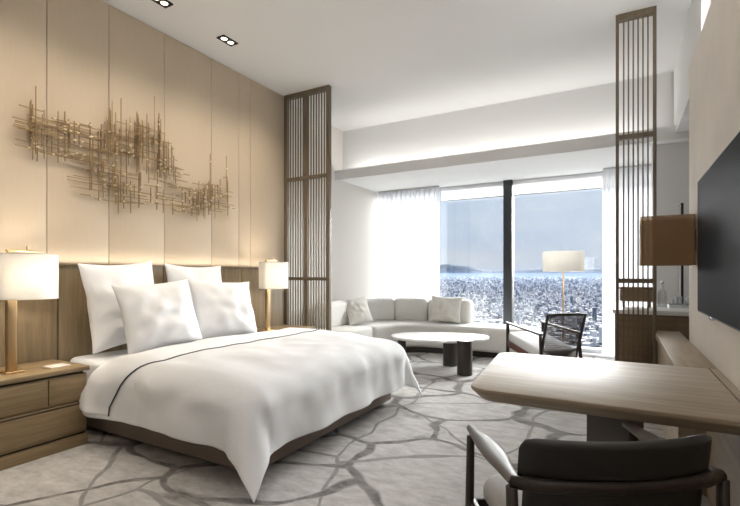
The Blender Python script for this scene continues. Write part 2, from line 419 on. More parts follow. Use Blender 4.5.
def blind(name, x0, x1, label):
    t = thing(name, label, 'blind', ((x0 + x1) / 2, YW + 0.06, 2.93))
    t_w = (x1 - x0) / 2
    MB().box(-t_w, t_w, -0.004, 0.004, -0.26, -0.02).build('blind_cloth', M_blind, t)
    m = MB(); m.m = Matrix.Translation((0, 0, -0.265)); m.bar((-t_w, 0, 0), (t_w, 0, 0), 0.02, 0.022); m.build('bottom_rail', M_frame, t, bevel=0.003)
blind('roller_blind', -2.95, -1.81, 'white roller blind drawn up above the window pane left of the dark mullion')
blind('roller_blind', -1.645, 0.6, 'white roller blind drawn up above the window pane right of the dark mullion')

def curtain(x0, x1, y, pleats, seed, label):
    t = thing('sheer_curtain', label, 'curtain', ((x0 + x1) / 2, y, 0))
    hw = (x1 - x0) / 2; rnd = random.Random(seed); ph = [rnd.uniform(0, 6.28) for _ in range(4)]
    def f(u, v):
        x = -hw + 2 * hw * u
        a = u * pleats * 2 * pi
        yy = 0.030 * sin(a + 0.5 * sin(a * 0.31 + ph[0])) + 0.012 * sin(a * 0.43 + ph[1] + v * 0.8)
        return (x + 0.012 * sin(2 * a + ph[2]), yy * (0.65 + 0.35 * (1 - v)), 0.03 + v * 2.87)
    MB().sheet(f, pleats * 10, 6).build('voile', M_sheer, t, smooth=True)
    MB().box(-hw, hw, -0.02, 0.02, 2.90, 2.925).build('curtain_track', M_frame, t)
curtain(-4.20, -2.94, 7.90, 13, 3, 'white sheer curtain gathered in the corner behind the curved sofa')
curtain(-0.25, 0.60, 7.86, 9, 5, 'white sheer curtain gathered behind the slatted screen at right')

# ------------------------------------------------------------------ headboard, screens
t = thing('headboard', 'long low timber headboard panelling along the wall behind the bed', 'headboard', (XL, 3.0, 0))
hb = MB()
for a, b in ((-3.2, -1.62), (-1.61, -0.98), (-0.97, 0.01), (0.02, 1.1), (1.11, 1.88)): hb.box(0.002, 0.05, a, b, 0.0, 1.37)
hb.build('panel', M_head, t, bevel=0.003)
MB().box(0.0, 0.062, -3.2, 1.88, 1.37, 1.39).build('cap_rail', M_head, t, bevel=0.003)

def screen(name, x0, x1, y, label, gaps, mid_post=False, post=0.035, thin=0.165):
    t = thing(name, label, 'screen', ((x0 + x1) / 2, y, 0)); hw = (x1 - x0) / 2
    for s in (-1, 1):
        MB().box(s * hw - (post if s > 0 else 0), s * hw + (0 if s > 0 else post), -0.03, 0.03, 0.0, CZ).build('post', M_screen, t, bevel=0.003)
    MB().box(-hw + post, hw - post, -0.03, 0.03, CZ - 0.06, CZ).build('top_rail', M_screen, t)
    MB().box(-hw + post, hw - post, -0.03, 0.03, 0, 0.07).build('bottom_rail', M_screen, t)
    for z in (1.235, 2.615): MB().box(-hw + post, hw - post, -0.024, 0.024, z - 0.022, z + 0.022).build('cross_rail', M_screen, t)
    n = gaps; w = (2 * hw - 2 * post) / n
    sl = []
    for i in range(1, n):
        x = -hw + post + i * w; k = w * thin
        if mid_post and i == n // 2: k = w * 0.62
        MB().box(x - k, x + k, -0.008, 0.008, 0.07, CZ - 0.06).build('slat', M_screen, t)
    return t
screen('slatted_screen', -4.135, -3.375, 4.98, 'tall brown slatted timber screen standing beyond the far nightstand', 15, True, 0.05)
screen('slatted_screen', -0.05, 0.285, 5.0, 'narrow tall brown slatted timber screen behind the desk', 7, False, 0.028)

# ------------------------------------------------------------------ ceiling downlights
def downlight(y, label):
    t = thing('ceiling_downlight', label, 'downlight', (-3.68, y, CZ), 0, None)
    f = MB(); w, l = 0.055, 0.10
    f.box(-w, w, -l, -l + 0.012, -0.012, 0.0).box(-w, w, l - 0.012, l, -0.012, 0).box(-w, -w + 0.012, -l, l, -0.012, 0).box(w - 0.012, w, -l, l, -0.012, 0).box(-w, w, -l, l, -0.003, 0)
    f.build('trim_frame', M_black, t)
    for s in (-1, 1):
        r = MB().lathe([(0.032, -0.004), (0.038, -0.010), (0.034, -0.010)], 20, 0, s * 0.046, close=False); r.build('lamp_ring', M_black, t)
        MB().lathe([(0.0, -0.008), (0.031, -0.008), (0.031, -0.004)], 20, 0, s * 0.046).build('lamp_lens', M_bulb, t)
downlight(3.48, 'black twin downlight in the ceiling nearest the slatted screen')
downlight(2.67, 'black twin downlight at the top edge of the picture above the bed')

# ------------------------------------------------------------------ bed
t = thing('bed', 'king-size bed with a taupe upholstered base in front of the timber headboard', 'bed', (XL, 3.1, 0))
MB().box(0.06, 2.12, -0.97, 0.99, 0.035, 0.30).build('base', M_base, t, bevel=0.012, seg=3)
for x in (0.2, 1.98):
    for y in (-0.85, 0.87): MB().lathe([(0.03, 0), (0.034, 0.04)], 14, x, y).build('foot', M_plinth, t)
MB().prism(rrect(0.07, 2.17, -1.03, 1.05, 0.09), 0.30, 0.60).build('mattress', M_white, t, bevel=0.045, seg=4)

# duvet draped over the mattress
BX, BY = XL, 3.1
def nz(x, y, s, k=0.0): return noise.noise(Vector((x * s + k, y * s - k * 0.7, k)))
EX, EY, RR, TOP = 2.08, 0.97, 0.19, 0.68      # top rectangle (from the headboard wall / half width), edge radius, top height
def drape(a, b, sgn):
    "a: arc length past the foot edge, b: past the side edge -> outward offset and drop"
    r = hypot(a, b); phi = atan2(b, a)
    al = 0.06 + 0.36 * sin(2 * phi) ** 2
    q = RR * (pi / 2 - al)
    if r <= q:
        th = r / RR; return RR * sin(th), RR * (1 - cos(th)), phi
    th = q / RR
    h0, d0 = RR * sin(th), RR * (1 - cos(th)); e = r - q
    return h0 + e * sin(al), d0 + e * cos(al), phi
def cloth_point(s, tt, lift=0.0, seed=0.0):
    a = max(0.0, s - EX); b = max(0.0, abs(tt) - EY); sg = 1 if tt > 0 else -1
    h, d, phi = drape(a, b, sg)
    x = min(s, EX) + h * cos(phi); y = sg * (min(abs(tt), EY) + h * sin(phi))
    hang = max(0.0, d - 0.12)
    # folds in the hanging skirt, growing downwards
    if hang > 0:
        along = tt if a > 0 and b == 0 else s
        w = hang * (0.035 * sin(along * 9.0 + 1.3 * sin(along * 3.1 + seed)) + 0.07 * nz(s, tt, 3.0, 4.2))
        x += w * cos(phi); y += sg * w * sin(phi)
    z = TOP + lift - d
    flat = max(0.0, 1 - d / 0.5)
    z += flat * (0.020 * nz(s, tt, 1.7, 1.0) + 0.012 * nz(s, tt, 4.5, 2.0) + 0.012 * (1 - (abs(tt) / 1.0) ** 2))
    z -= 0.05 * min(1.0, max(0.0, (s - 1.3) / 0.8)) ** 2 * flat
    c = min(1.0, d / 0.12)
    x += c * 0.018 * nz(s, tt, 5.0, 7.0); y += c * 0.018 * nz(s, tt, 5.0, 9.0)
    return x, y, max(z, 0.012)
OV, OVF = 0.54, 0.585
def duvet_f(u, v):
    tt = (-1 + 2 * v) * (EY + OV)
    b = max(0, abs(tt) - EY)
    s0 = 0.93 - 0.34 * min(1, b / 0.45)
    s = s0 + (EX + OVF - s0) * u
    return cloth_point(s, tt)
td = thing('duvet', 'white duvet draped over the bed, its corners hanging to the carpet', 'duvet', (BX, BY, 0))
MB().sheet(duvet_f, 90, 120).build('cover', M_white, td, smooth=True, solid=0.02, sub=1)
def fold_f(u, v):
    tt = (-1 + 2 * v) * (EY + OV - 0.03)
    b = max(0, abs(tt) - EY)
    s0 = 0.84 - 0.32 * min(1, b / 0.45); s1 = 1.24 - 0.32 * min(1, b / 0.45) + 0.02 * sin(tt * 3)
    x, y, z = cloth_point(s0 + (s1 - s0) * u, tt, 0.0)
    k = 0.022 * sin(pi * min(1, u * 1.0) * 0.9 + 0.3)
    bb = min(1, b / 0.2)
    return (x, y + (1 if tt > 0 else -1) * k * bb, z + k * (1 - bb))
MB().sheet(fold_f, 16, 110).build('turned_down_band', M_white2, td, smooth=True, solid=0.025, sub=1)
pp = []
for j in range(91):
    x, y, z = fold_f(1.0, j / 90); pp.append((x + 0.004, y + (0.006 if y > 0 else -0.006) * (1 if abs(y) > 1.05 else 0), z + 0.002))
MB().tube(pp, 0.0055, 6).build('piping', M_pipe, td, smooth=True)['label'] = 'dark grey piping along the turned-down edge'

def pillow(name, w, h, th, fl, m, loc, normal_yaw, tilt, roll, label, cat, group, seed, crease=1.0):
    "standing cushion, origin at the middle of its bottom edge"
    n = 20; g = MB()
    def pt(u, v, side):
        fx = 1 - 0.10 * (v * v) ; fy = 1 - 0.10 * (u * u)
        # edges bow inwards between the corners
        ex = 1 - 0.10 * (1 - v * v); ey = 1 - 0.09 * (1 - u * u)
        x = u * w / 2 * ex; y = v * h / 2 * ey
        p = (max(0.0, 1 - abs(u) ** 2.4) * max(0.0, 1 - abs(v) ** 2.4)) ** (0.85 if fl else 0.62)
        z = side * th / 2 * p
        wr = nz(u * 1.6, v * 1.6, 1.5, seed) * 0.12 + nz(u, v, 3.2, seed + 5) * 0.10 + 0.05 * sin(7 * (u - v) + seed) * (abs(u * v))
        z += wr * th * p * crease * (1 if side > 0 else 0.6)
        edge = max(abs(u), abs(v)) ** 6
        z += edge * 0.02 * nz(u, v, 2.5, seed + 9)
        # sag: lower half fuller
        z *= 1 + 0.18 * (-v)
        return (x, y + h / 2, z)
    for side in (1, -1):
        fn = (lambda uu, vv, s=side: pt(-1 + 2 * uu, -1 + 2 * vv, s)) if side > 0 else (lambda uu, vv, s=side: pt(1 - 2 * uu, -1 + 2 * vv, s))
        g.sheet(fn, n, n)
    o = g.build(name, m, weld=True, smooth=True, sub=1)
    tag(o, label, cat, group)
    if fl:
        f = MB(); ring = []
        def edge(k):
            k = k % 4
            s = int(k); q = (k - s) * 2 - 1
            return ((q, -1), (1, q), (-q, 1), (-1, -q))[s]
        N = 80
        def fn(a, b):
            u, v = edge(4 * a if a < 1 else 0)
            x, y, z = pt(u, v, 1)
            cx, cy = x, y - h / 2
            ln = hypot(cx / w, cy / h)
            k = fl * b
            dx = (k if abs(u) > 0.999 else 0) * (1 if u > 0 else -1); dy = (k if abs(v) > 0.999 else 0) * (1 if v > 0 else -1)
            if abs(u) < 0.999: dx = u ** 5 * k
            if abs(v) < 0.999: dy = v ** 5 * k
            return (x + dx, y + dy, z + b * 0.018 * sin(a * 44 + seed) + b * 0.012 * nz(u, v, 4, seed))
        f.sheet(fn, N, 3).build('flange', m, o, smooth=True, solid=0.006, weld=True)
    R = Matrix.Rotation(normal_yaw, 4, 'Z') @ Matrix(((0, -sin(tilt), cos(tilt), 0), (1, 0, 0, 0), (0, cos(tilt), sin(tilt), 0), (0, 0, 0, 1))) @ Matrix.Rotation(roll, 4, 'Z')
    o.matrix_world = Matrix.Translation(loc) @ R
    return o
R_ = radians
g = 'white pillows standing against the headboard'
pillow('bed_pillow', 0.76, 0.80, 0.27, 0, M_white2, (-3.83, 2.50, 0.64), R_(5), R_(10), R_(3), 'white square pillow against the headboard, furthest left and behind another', 'pillow', g, 1.3)
pillow('bed_pillow', 0.74, 0.79, 0.25, 0, M_white2, (-3.83, 3.27, 0.64), R_(-2), R_(10), R_(-1), 'white square pillow against the headboard, mostly hidden behind the right front pillow', 'pillow', g, 4.1)
pillow('bed_pillow', 0.72, 0.64, 0.30, 0, M_white2, (-3.40, 2.56, 0.645), R_(-8), R_(20), R_(4), 'plump white pillow leaning in front on the left side of the bed', 'pillow', g, 7.7)
pillow('bed_pillow', 0.74, 0.64, 0.29, 0, M_white2, (-3.43, 3.27, 0.645), R_(-10), R_(20), R_(-3), 'plump white pillow leaning in front on the right side of the bed', 'pillow', g, 10.2)

# ------------------------------------------------------------------ nightstands, lamps
def nightstand(y0, y1, label, door_right=True):
    t = thing('nightstand', label, 'nightstand', (XL + 0.055, (y0 + y1) / 2, 0)); hw = (y1 - y0) / 2; D = 0.525
    MB().box(0, D - 0.02, -hw + 0.015, hw - 0.015, 0.10, 0.545).build('body', M_night, t, bevel=0.003)
    MB().box(0, D - 0.035, -hw + 0.03, hw - 0.03, 0.545, 0.566).build('shadow_gap', M_night_dark, t)
    MB().box(0, D + 0.005, -hw, hw, 0.566, 0.60).build('top', M_night, t, bevel=0.004)
    MB().box(0, D - 0.01, -hw + 0.005, hw - 0.005, 0.0, 0.085).build('plinth', M_night, t, bevel=0.003)
    MB().box(0, D - 0.03, -hw + 0.02, hw - 0.02, 0.085, 0.10).build('plinth_gap', M_night_dark, t)
    cut = hw - 0.015 - (2 * hw) * 0.27
    def front(name, a, b, z0, z1):
        f = MB().box(D - 0.02, D - 0.002, a, b, z0, z1).build(name, M_night, t, bevel=0.003)
        m = MB(); w = 0.008
        m.box(D - 0.003, D + 0.003, a, b, z1 - w, z1).box(D - 0.003, D + 0.003, a, b, z0, z0 + w).box(D - 0.003, D + 0.003, a, a + w, z0, z1).box(D - 0.003, D + 0.003, b - w, b, z0, z1)
        return f
    front('drawer', -hw + 0.02, cut - 0.005, 0.355, 0.54)
    front('drawer', cut + 0.002, hw - 0.02, 0.355, 0.54)
    lo = cut - 0.34 if hw > 0.42 else cut
    lo = max(lo, -hw + 0.18)
    front('drawer', -hw + 0.02, lo - 0.005, 0.125, 0.335)
    d = front('drawer', lo + 0.002, hw - 0.02, 0.125, 0.335)
    MB().box(D - 0.004, D + 0.001, lo + 0.012, hw - 0.03, 0.318, 0.33).build('finger_groove', M_night_dark, d)
    MB().box(D - 0.004, D + 0.001, lo + 0.006, lo + 0.014, 0.14, 0.33).build('finger_groove', M_night_dark, d)
    return t
nightstand(1.0, 1.985, 'wide timber nightstand with drawers on the near side of the bed')
nightstand(4.22, 4.90, 'small timber nightstand between the bed and the slatted screen')

def table_lamp(y, label):
    t = thing('table_lamp', label, 'lamp', (-3.80, y, 0.60))
    MB().prism(rrect(-0.075, 0.075, -0.06, 0.06, 0.012, 3), 0, 0.014).build('lamp_base', M_brass, t, bevel=0.003)
    MB().prism(rrect(-0.022, 0.022, -0.03, 0.03, 0.008, 3), 0.014, 0.855).build('stem', M_brass2, t, bevel=0.002)
    MB().box(-0.014, 0.014, -0.03, 0.15, 0.862, 0.876).box(-0.006, 0.006, 0.095, 0.105, 0.872, 0.905).box(-0.014, 0.014, -0.024, -0.008, 0.845, 0.866).build('bracket', M_brass, t, bevel=0.002)
    sh = MB(); R0, z0, z1 = 0.18, 0.52, 0.845
    sh.lathe([(R0, z0), (R0, z1), (R0 - 0.004, z1), (R0 - 0.004, z0)], 48, 0, 0.11, close=False)
    o = sm(sh.build('shade', M_shade, t, weld=True))
    for z in (z0, z1):
        rm = MB().lathe([(R0 - 0.005, z - 0.003), (R0 + 0.002, z - 0.003), (R0 + 0.002, z + 0.003), (R0 - 0.005, z + 0.003), (R0 - 0.005, z - 0.003)], 48, 0, 0.11, close=False)
        rm.build('rim', M_paper, o, smooth=True)
    MB().lathe([(0.0, 0.60), (0.02, 0.61), (0.034, 0.65), (0.02, 0.70), (0.015, 0.74), (0, 0.74)], 16, 0, 0.11).build('bulb', M_bulb, t, smooth=True)
    d = bpy.data.lights.new('bulb_light', 'POINT'); l = bpy.data.objects.new('bulb_light', d); COL.objects.link(l)
    d.energy = 4.5; d.color = (1, 0.92, 0.81); d.shadow_soft_size = 0.05; l.parent = t; l.location = (0.05, 0.13, 0.69)
    return t
table_lamp(1.57, 'brass table lamp with a white drum shade at the left edge on the near nightstand')
table_lamp(4.24, 'brass table lamp with a white drum shade on the far nightstand by the screen')
tag(MB().box(-3.78, -3.66, 1.76, 1.90, 0.60, 0.612).build('notepad', M_paper, bevel=0.002), 'small cream notepad on the near nightstand beside the lamp base', 'notepad')
tag(MB().box(-3.74, -3.62, 4.44, 4.60, 0.60, 0.612).build('notepad', M_paper, bevel=0.002), 'small cream notepad on the far nightstand beside the lamp base', 'notepad')

# ------------------------------------------------------------------ brass wall sculpture
t = thing('wall_sculpture', 'sculpture of crossing thin brass rods on the panelled wall above the bed', 'wall art', (XL, 2.85, 2.35))
rnd = random.Random(11)
rods = []
def cluster(y0, y1, za, zb, nv, nh, vl, hl, slope=0.0):
    for i in range(nv):
        y = rnd.uniform(y0, y1); f = (y - y0) / (y1 - y0); zc = za + (zb - za) * f + rnd.uniform(-0.10, 0.10); l = rnd.uniform(*vl)
        rods.append(('vertical_rod', y, zc, l, rnd.uniform(0.02, 0.07)))
    for i in range(nh):
        y = rnd.uniform(y0, y1); f = (y - y0) / (y1 - y0); zc = za + (zb - za) * f + rnd.uniform(-0.17, 0.17); l = rnd.uniform(*hl)
        rods.append(('horizontal_rod', min(max(y, y0 + l * 0.3), y1 - l * 0.3), zc, l, rnd.uniform(0.02, 0.07)))
rods.append(('vertical_rod', 1.853, 2.53, 0.54, 0.07)); rods.append(('vertical_rod', 2.90, 2.66, 0.84, 0.07))
cluster(1.78, 2.45, 2.46, 2.44, 30, 42, (0.14, 0.44), (0.10, 0.42))
cluster(2.15, 2.80, 2.15, 2.12, 20, 34, (0.12, 0.36), (0.08, 0.36))
cluster(2.42, 2.98, 2.55, 2.60, 30, 34, (0.22, 0.60), (0.08, 0.36))
cluster(2.95, 3.28, 2.50, 2.34, 12, 16, (0.16, 0.42), (0.08, 0.26))
cluster(2.86, 3.50, 2.12, 2.07, 18, 24, (0.08, 0.30), (0.08, 0.30))
cluster(3.42, 3.95, 2.12, 2.25, 20, 30, (0.10, 0.40), (0.08, 0.30))
rods.append(('vertical_rod', 3.62, 2.42, 0.5, 0.05)); rods.append(('vertical_rod', 3.86, 2.45, 0.5, 0.05))
rods.sort(key=lambda r: -r[3])
rest = MB()
for i, (k, y, z, l, d) in enumerate(rods):
    m = MB() if i < 98 else rest
    y -= 2.85; z -= 2.35; rr = 0.0050
    if k == 'vertical_rod': m.box(d - rr * 0.6, d + rr * 0.6, y - rr * 0.6, y + rr * 0.6, z - l / 2, z + l / 2)
    else: m.box(d - rr * 0.6, d + rr * 0.6, y - l / 2, y + l / 2, z - rr * 0.6, z + rr * 0.6)
    if i < 98: m.build(k, M_rod if i % 4 else M_brass2, t)
rest.build('short_rods', M_rod, t)['kind'] = 'stuff'
nodes_ = MB()
for i in range(210):
    k, y, z, l, d = rods[rnd.randrange(len(rods))]
    yy = y - 2.85 + (rnd.uniform(-l, l) * 0.4 if k[0] == 'h' else 0); zz = z - 2.35 + (rnd.uniform(-l, l) * 0.4 if k[0] == 'v' else 0)
    nodes_.box(d - 0.007, d + 0.008, yy - 0.010, yy + 0.010, zz - 0.006, zz + 0.006)
nodes_.build('joints', M_node, t)['kind'] = 'stuff'
pins = MB()
for i in range(24):
    k, y, z, l, d = rods[i * 4]
    m = (y - 2.85, z - 2.35); pins.box(0, d, m[0] - 0.003, m[0] + 0.003, m[1] - 0.003, m[1] + 0.003)
pins.build('wall_pins', M_brass2, t)['kind'] = 'stuff'

# ------------------------------------------------------------------ sofa
def bez(p0, p1, p2, n=8):
    return [tuple((1 - k / n) ** 2 * a + 2 * (k / n) * (1 - k / n) * b + (k / n) ** 2 * c for a, b, c in zip(p0, p1, p2)) for k in range(n + 1)]
t = thing('curved_sofa', 'light grey curved corner sofa in front of the window', 'sofa', (0, 0, 0))
inner = bez((-3.42, 6.30), (-3.28, 6.92), (-2.60, 6.95), 10) + bez((-1.9, 6.95), (-1.30, 6.93), (-1.12, 7.12), 6) + bez((-1.05, 7.30), (-1.10, 7.62), (-1.6, 7.68), 6)
main_out = [(-3.42, 6.30)] + inner[1:] + bez((-3.2, 7.70), (-4.18, 7.72), (-4.20, 6.8), 8) + [(-4.20, 6.30)]
MB().prism(main_out, 0.09, 0.47).build('seat', M_sofa, t, bevel=0.06, seg=4)
left_out = [(-4.20, 6.28), (-4.20, 5.50)] + bez((-3.75, 5.48), (-3.50, 5.50), (-3.47, 5.72), 4) + [(-3.43, 6.28)]
MB().prism(left_out, 0.09, 0.47).build('seat', M_sofa, t, bevel=0.05, seg=4)
def inset_base(): 
    o = bez((-3.52, 5.75), (-3.38, 6.98), (-2.60, 7.03), 8) + [(-1.9, 7.03), (-1.35, 7.08), (-1.2, 7.3), (-1.4, 7.58), (-3.2, 7.62), (-4.1, 7.4), (-4.1, 5.6)]
    return o
MB().prism(inset_base(), 0.0, 0.09).build('plinth', M_plinth, t)
def back_seg(cl, w=0.26, z1=0.86):
    L_, R2 = [], []
    for i, p in enumerate(cl):
        a = cl[max(0, i - 1)]; b = cl[min(len(cl) - 1, i + 1)]
        dx, dy = b[0] - a[0], b[1] - a[1]; l = hypot(dx, dy); nx, ny = -dy / l, dx / l
        L_.append((p[0] + nx * w / 2, p[1] + ny * w / 2)); R2.append((p[0] - nx * w / 2, p[1] - ny * w / 2))
    MB().prism(L_ + R2[::-1], 0.44, z1).build('back_cushion', M_sofa, t, bevel=0.07, seg=4)
back_seg([(-4.05, 5.70), (-4.05, 6.0), (-4.05, 6.45)])
cc = bez((-4.05, 6.47), (-4.05, 7.54), (-3.0, 7.55), 14)
back_seg(cc[:10]); back_seg(cc[9:] )
back_seg([(-2.985, 7.55), (-2.6, 7.55), (-2.22, 7.55)])

gc = 'cushions on the curved sofa'
pillow('sofa_cushion', 0.50, 0.48, 0.17, 0, M_cush, (-3.72, 6.42, 0.475), R_(-28), R_(24), R_(6), 'pale grey square cushion at the left end of the curved sofa', 'cushion', gc, 2.2)
pillow('sofa_cushion', 0.56, 0.48, 0.17, 0, M_cush, (-2.60, 7.24, 0.475), R_(-78), R_(20), R_(-3), 'oatmeal square cushion leaning on the middle of the curved sofa under the window', 'cushion', gc, 5.9)

# ------------------------------------------------------------------ coffee table
t = thing('coffee_table', 'low coffee table with an oval white marble top and dark round legs', 'table', (-2.24, 6.02, 0), R_(18))
out = []
for k in range(56):
    a = 2 * pi * k / 56; r = 1 + 0.05 * sin(2 * a + 0.6) + 0.03 * sin(3 * a)
    out.append((0.66 * cos(a) * r, 0.46 * sin(a) * r))
MB().prism(out, 0.395, 0.43).build('marble_top', M_marble, t, bevel=0.010, seg=3)
inv = Matrix.Rotation(-R_(18), 3, 'Z')
for (x, y, r, h) in ((-1.77, 5.69, 0.098, 0.445), (-2.13, 6.17, 0.10, 0.395), (-2.76, 5.90, 0.06, 0.395)):
    p = inv @ Vector((x + 2.24, y - 6.02, 0))
    sm(MB().lathe([(r - 0.004, 0), (r, 0.004), (r, h - 0.004), (r - 0.004, h)], 28, p.x, p.y).build('leg', M_dark, t))

# ------------------------------------------------------------------ lounge chair by the window
t = thing('lounge_chair', 'dark timber lounge chair with a woven back, between desk and window', 'chair', (-0.86, 5.94, 0), R_(43))
# local frame: +y is forward, x to its right
W2 = 0.262
for s in (-1, 1):
    MB().bar((s * W2, 0.36, 0), (s * W2, 0.36, 0.655), 0.035, 0.035, (0, 1, 0)).build('front_leg', M_dark, t, bevel=0.006)
    MB().tube([(s * W2, -0.46, 0), (s * W2, -0.36, 0.34), (s * W2, -0.34, 0.60)], [0.016, 0.02, 0.018], 10).build('rear_leg', M_dark, t, smooth=True)
    am = MB(); am.bar((s * W2, 0.40, 0.665), (s * W2, -0.36, 0.60), 0.05, 0.024); am.build('armrest', M_dark, t, bevel=0.008)
    MB().bar((s * W2, 0.36, 0.40), (s * W2, -0.38, 0.26), 0.03, 0.075).build('side_rail', M_red, t, bevel=0.005)['label'] = 'reddish seat side rail'
MB().bar((-W2, 0.36, 0.38), (W2, 0.36, 0.38), 0.03, 0.06).build('front_rail', M_red, t, bevel=0.004)
MB().bar((-W2, -0.37, 0.26), (W2, -0.37, 0.26), 0.03, 0.05).build('rear_rail', M_dark, t, bevel=0.004)
cm = MB(); cm.m = Matrix.Translation((0, 0.0, 0.385)) @ Matrix.Rotation(R_(10.5), 4, 'X')
cm.prism(rrect(-0.26, 0.26, -0.33, 0.42, 0.05), -0.03, 0.085); cm.build('seat_cushion', M_white2, t, bevel=0.03, seg=3)
bm_ = Matrix.Translation((0, -0.33, 0.30)) @ Matrix.Rotation(R_(-16), 4, 'X').inverted().inverted()
def bk(): m = MB(); m.m = Matrix.Translation((0, -0.30, 0.28)) @ Matrix.Rotation(R_(15), 4, 'X'); return m
bh = 0.575
for s in (-1, 1):
    m = bk(); m.tube([(s * 0.235, 0, 0), (s * 0.245, -0.004, bh * 0.5), (s * 0.25, -0.01, bh)], [0.015, 0.017, 0.015], 10); m.build('back_post', M_dark, t, smooth=True)
m = bk(); m.tube([(-0.262, -0.012, bh), (-0.14, -0.03, bh + 0.012), (0.14, -0.03, bh + 0.012), (0.262, -0.012, bh)], 0.016, 10); m.build('top_rail', M_dark, t, smooth=True)
m = bk(); m.tube([(-0.24, 0, 0.03), (0, -0.015, 0.03), (0.24, 0, 0.03)], 0.014, 10); m.build('lower_back_rail', M_dark, t, smooth=True)
m = bk(); m.sheet(lambda u, v: (-0.235 + 0.47 * u, -0.02 * sin(pi * u), 0.03 + (bh - 0.03) * v), 12, 4); bp_ = m.build('woven_back', M_mesh, t, smooth=True, solid=0.004)
m = bk()
for i in range(1, 22):
    z = 0.03 + (bh - 0.03) * i / 22; m.tube([(-0.235, 0, z), (-0.12, -0.018, z), (0.12, -0.018, z), (0.235, 0, z)], 0.0012, 4)
m.build('weave', M_dark, bp_)

# ------------------------------------------------------------------ floor lamp by the window
t = thing('floor_lamp', 'slim brass floor lamp with a cream drum shade by the window', 'lamp', (-0.72, 6.90, 0))
sm(MB().lathe([(0.15, 0), (0.155, 0.006), (0.155, 0.018), (0.15, 0.022), (0.012, 0.03)], 32).build('lamp_base', M_brass2, t))
MB().tube([(0, 0, 0.02), (0, 0, 1.36)], 0.011, 12).build('pole', M_brass2, t, smooth=True)
o = sm(MB().lathe([(0.272, 1.335), (0.272, 1.615), (0.268, 1.615), (0.268, 1.335)], 48, close=False).build('shade', M_shade, t, weld=True))
m = MB()
for a in range(3): m.bar((0, 0, 1.36), (0.268 * cos(a * 2.094), 0.268 * sin(a * 2.094), 1.36), 0.006, 0.006)
m.build('shade_spider', M_brass2, t)
MB().lathe([(0.0, 1.38), (0.02, 1.39), (0.034, 1.43), (0.02, 1.48), (0, 1.49)], 16).build('bulb', M_bulb, t, smooth=True)
d = bpy.data.lights.new('bulb_light', 'POINT'); l = bpy.data.objects.new('bulb_light', d); COL.objects.link(l)
d.energy = 2.5; d.color = (1, 0.95, 0.87); d.shadow_soft_size = 0.05; l.parent = t; l.location = (0, 0.06, 1.48)

# ------------------------------------------------------------------ desk, console, TV
t = thing('desk', 'large light timber desk with a rounded end, in the right foreground', 'desk', (0, 0, 0))
def slab_top():
    out = rrect(-0.74, 0.436, 2.10, 3.20, [0.004, 0.10, 0.10, 0.004], 8)
    return [(x + (0.10 * (3.2 - y) / 1.1 if x < -0.5 else 0), y) for x, y in out]
top = MB(); o_ = slab_top(); cx, cy = -0.15, 2.65
def off(p, k): 
    return (p[0] + (k if p[0] < -0.5 else 0) * min(1, (-0.5 - p[0]) / 0.2 if p[0] < -0.5 else 0), p[1] + (k if p[1] < 2.3 else -k if p[1] > 3.0 else 0))
n_ = len(o_)
ar = sum(o_[i][0] * o_[(i + 1) % n_][1] - o_[(i + 1) % n_][0] * o_[i][1] for i in range(n_))
if ar < 0: o_ = o_[::-1]
lay = [(o_, 0.76), (o_, 0.742), ([off(p, 0.05) for p in o_], 0.695)]
vs = [(x, y, z) for l_, z in lay for x, y in l_]
fs = [tuple(range(n_)), tuple(2 * n_ + i for i in range(n_ - 1, -1, -1))]
for k in range(2):
    for i in range(n_):
        j = (i + 1) % n_; fs.append((k * n_ + j, k * n_ + i, (k + 1) * n_ + i, (k + 1) * n_ + j))
top.add(vs, fs); top.build('desk_top', M_desk, t, bevel=0.004)
M_ped = mat('grey_lacquer', (0.17, 0.16, 0.15), 0.55)
MB().box(-0.15, 0.09, 2.45, 2.85, 0.0, 0.695).build('pedestal', M_ped, t, bevel=0.004)
tr = MB(); tr.bar((-0.02, 2.50, 0.66), (0.40, 2.50, 0.66), 0.06, 0.06); tr.build('support_beam', M_dark, t)
t = thing('wall_console', 'long timber console ledge running along the wall below the television', 'console', (0, 0, 0))
MB().box(0.275, XR - 0.002, 3.202, 5.12, 0.70, 0.76).build('ledge', M_console, t, bevel=0.003)
MB().box(0.44, XR - 0.002, -0.4, 3.20, 0.70, 0.76).build('ledge', M_console, t)
MB().box(0.44, XR - 0.002, -0.4, 3.3, 0.0, 0.70).build('wall_cladding', M_console, t)
MB().box(0.30, XR - 0.002, 3.3, 5.10, 0.0, 0.70).build('cabinet_body', M_console, t)

t = thing('television', 'large black flat television on the beige wall at right', 'television', (XR, 2.80, 1.48))
MB().box(-0.045, -0.012, -0.83, 0.83, -0.425, 0.425).build('frame', M_black, t, bevel=0.004)
MB().box(-0.0465, -0.044, -0.822, 0.822, -0.415, 0.417).build('screen', M_tv, t)
MB().box(-0.012, -0.001, -0.3, 0.3, -0.2, 0.2).build('wall_bracket', M_black, t)
MB().box(-0.045, -0.03, 0.30, 0.40, -0.437, -0.423).build('sensor', M_chrome, t, bevel=0.002)['label'] = 'small silver sensor under the frame'

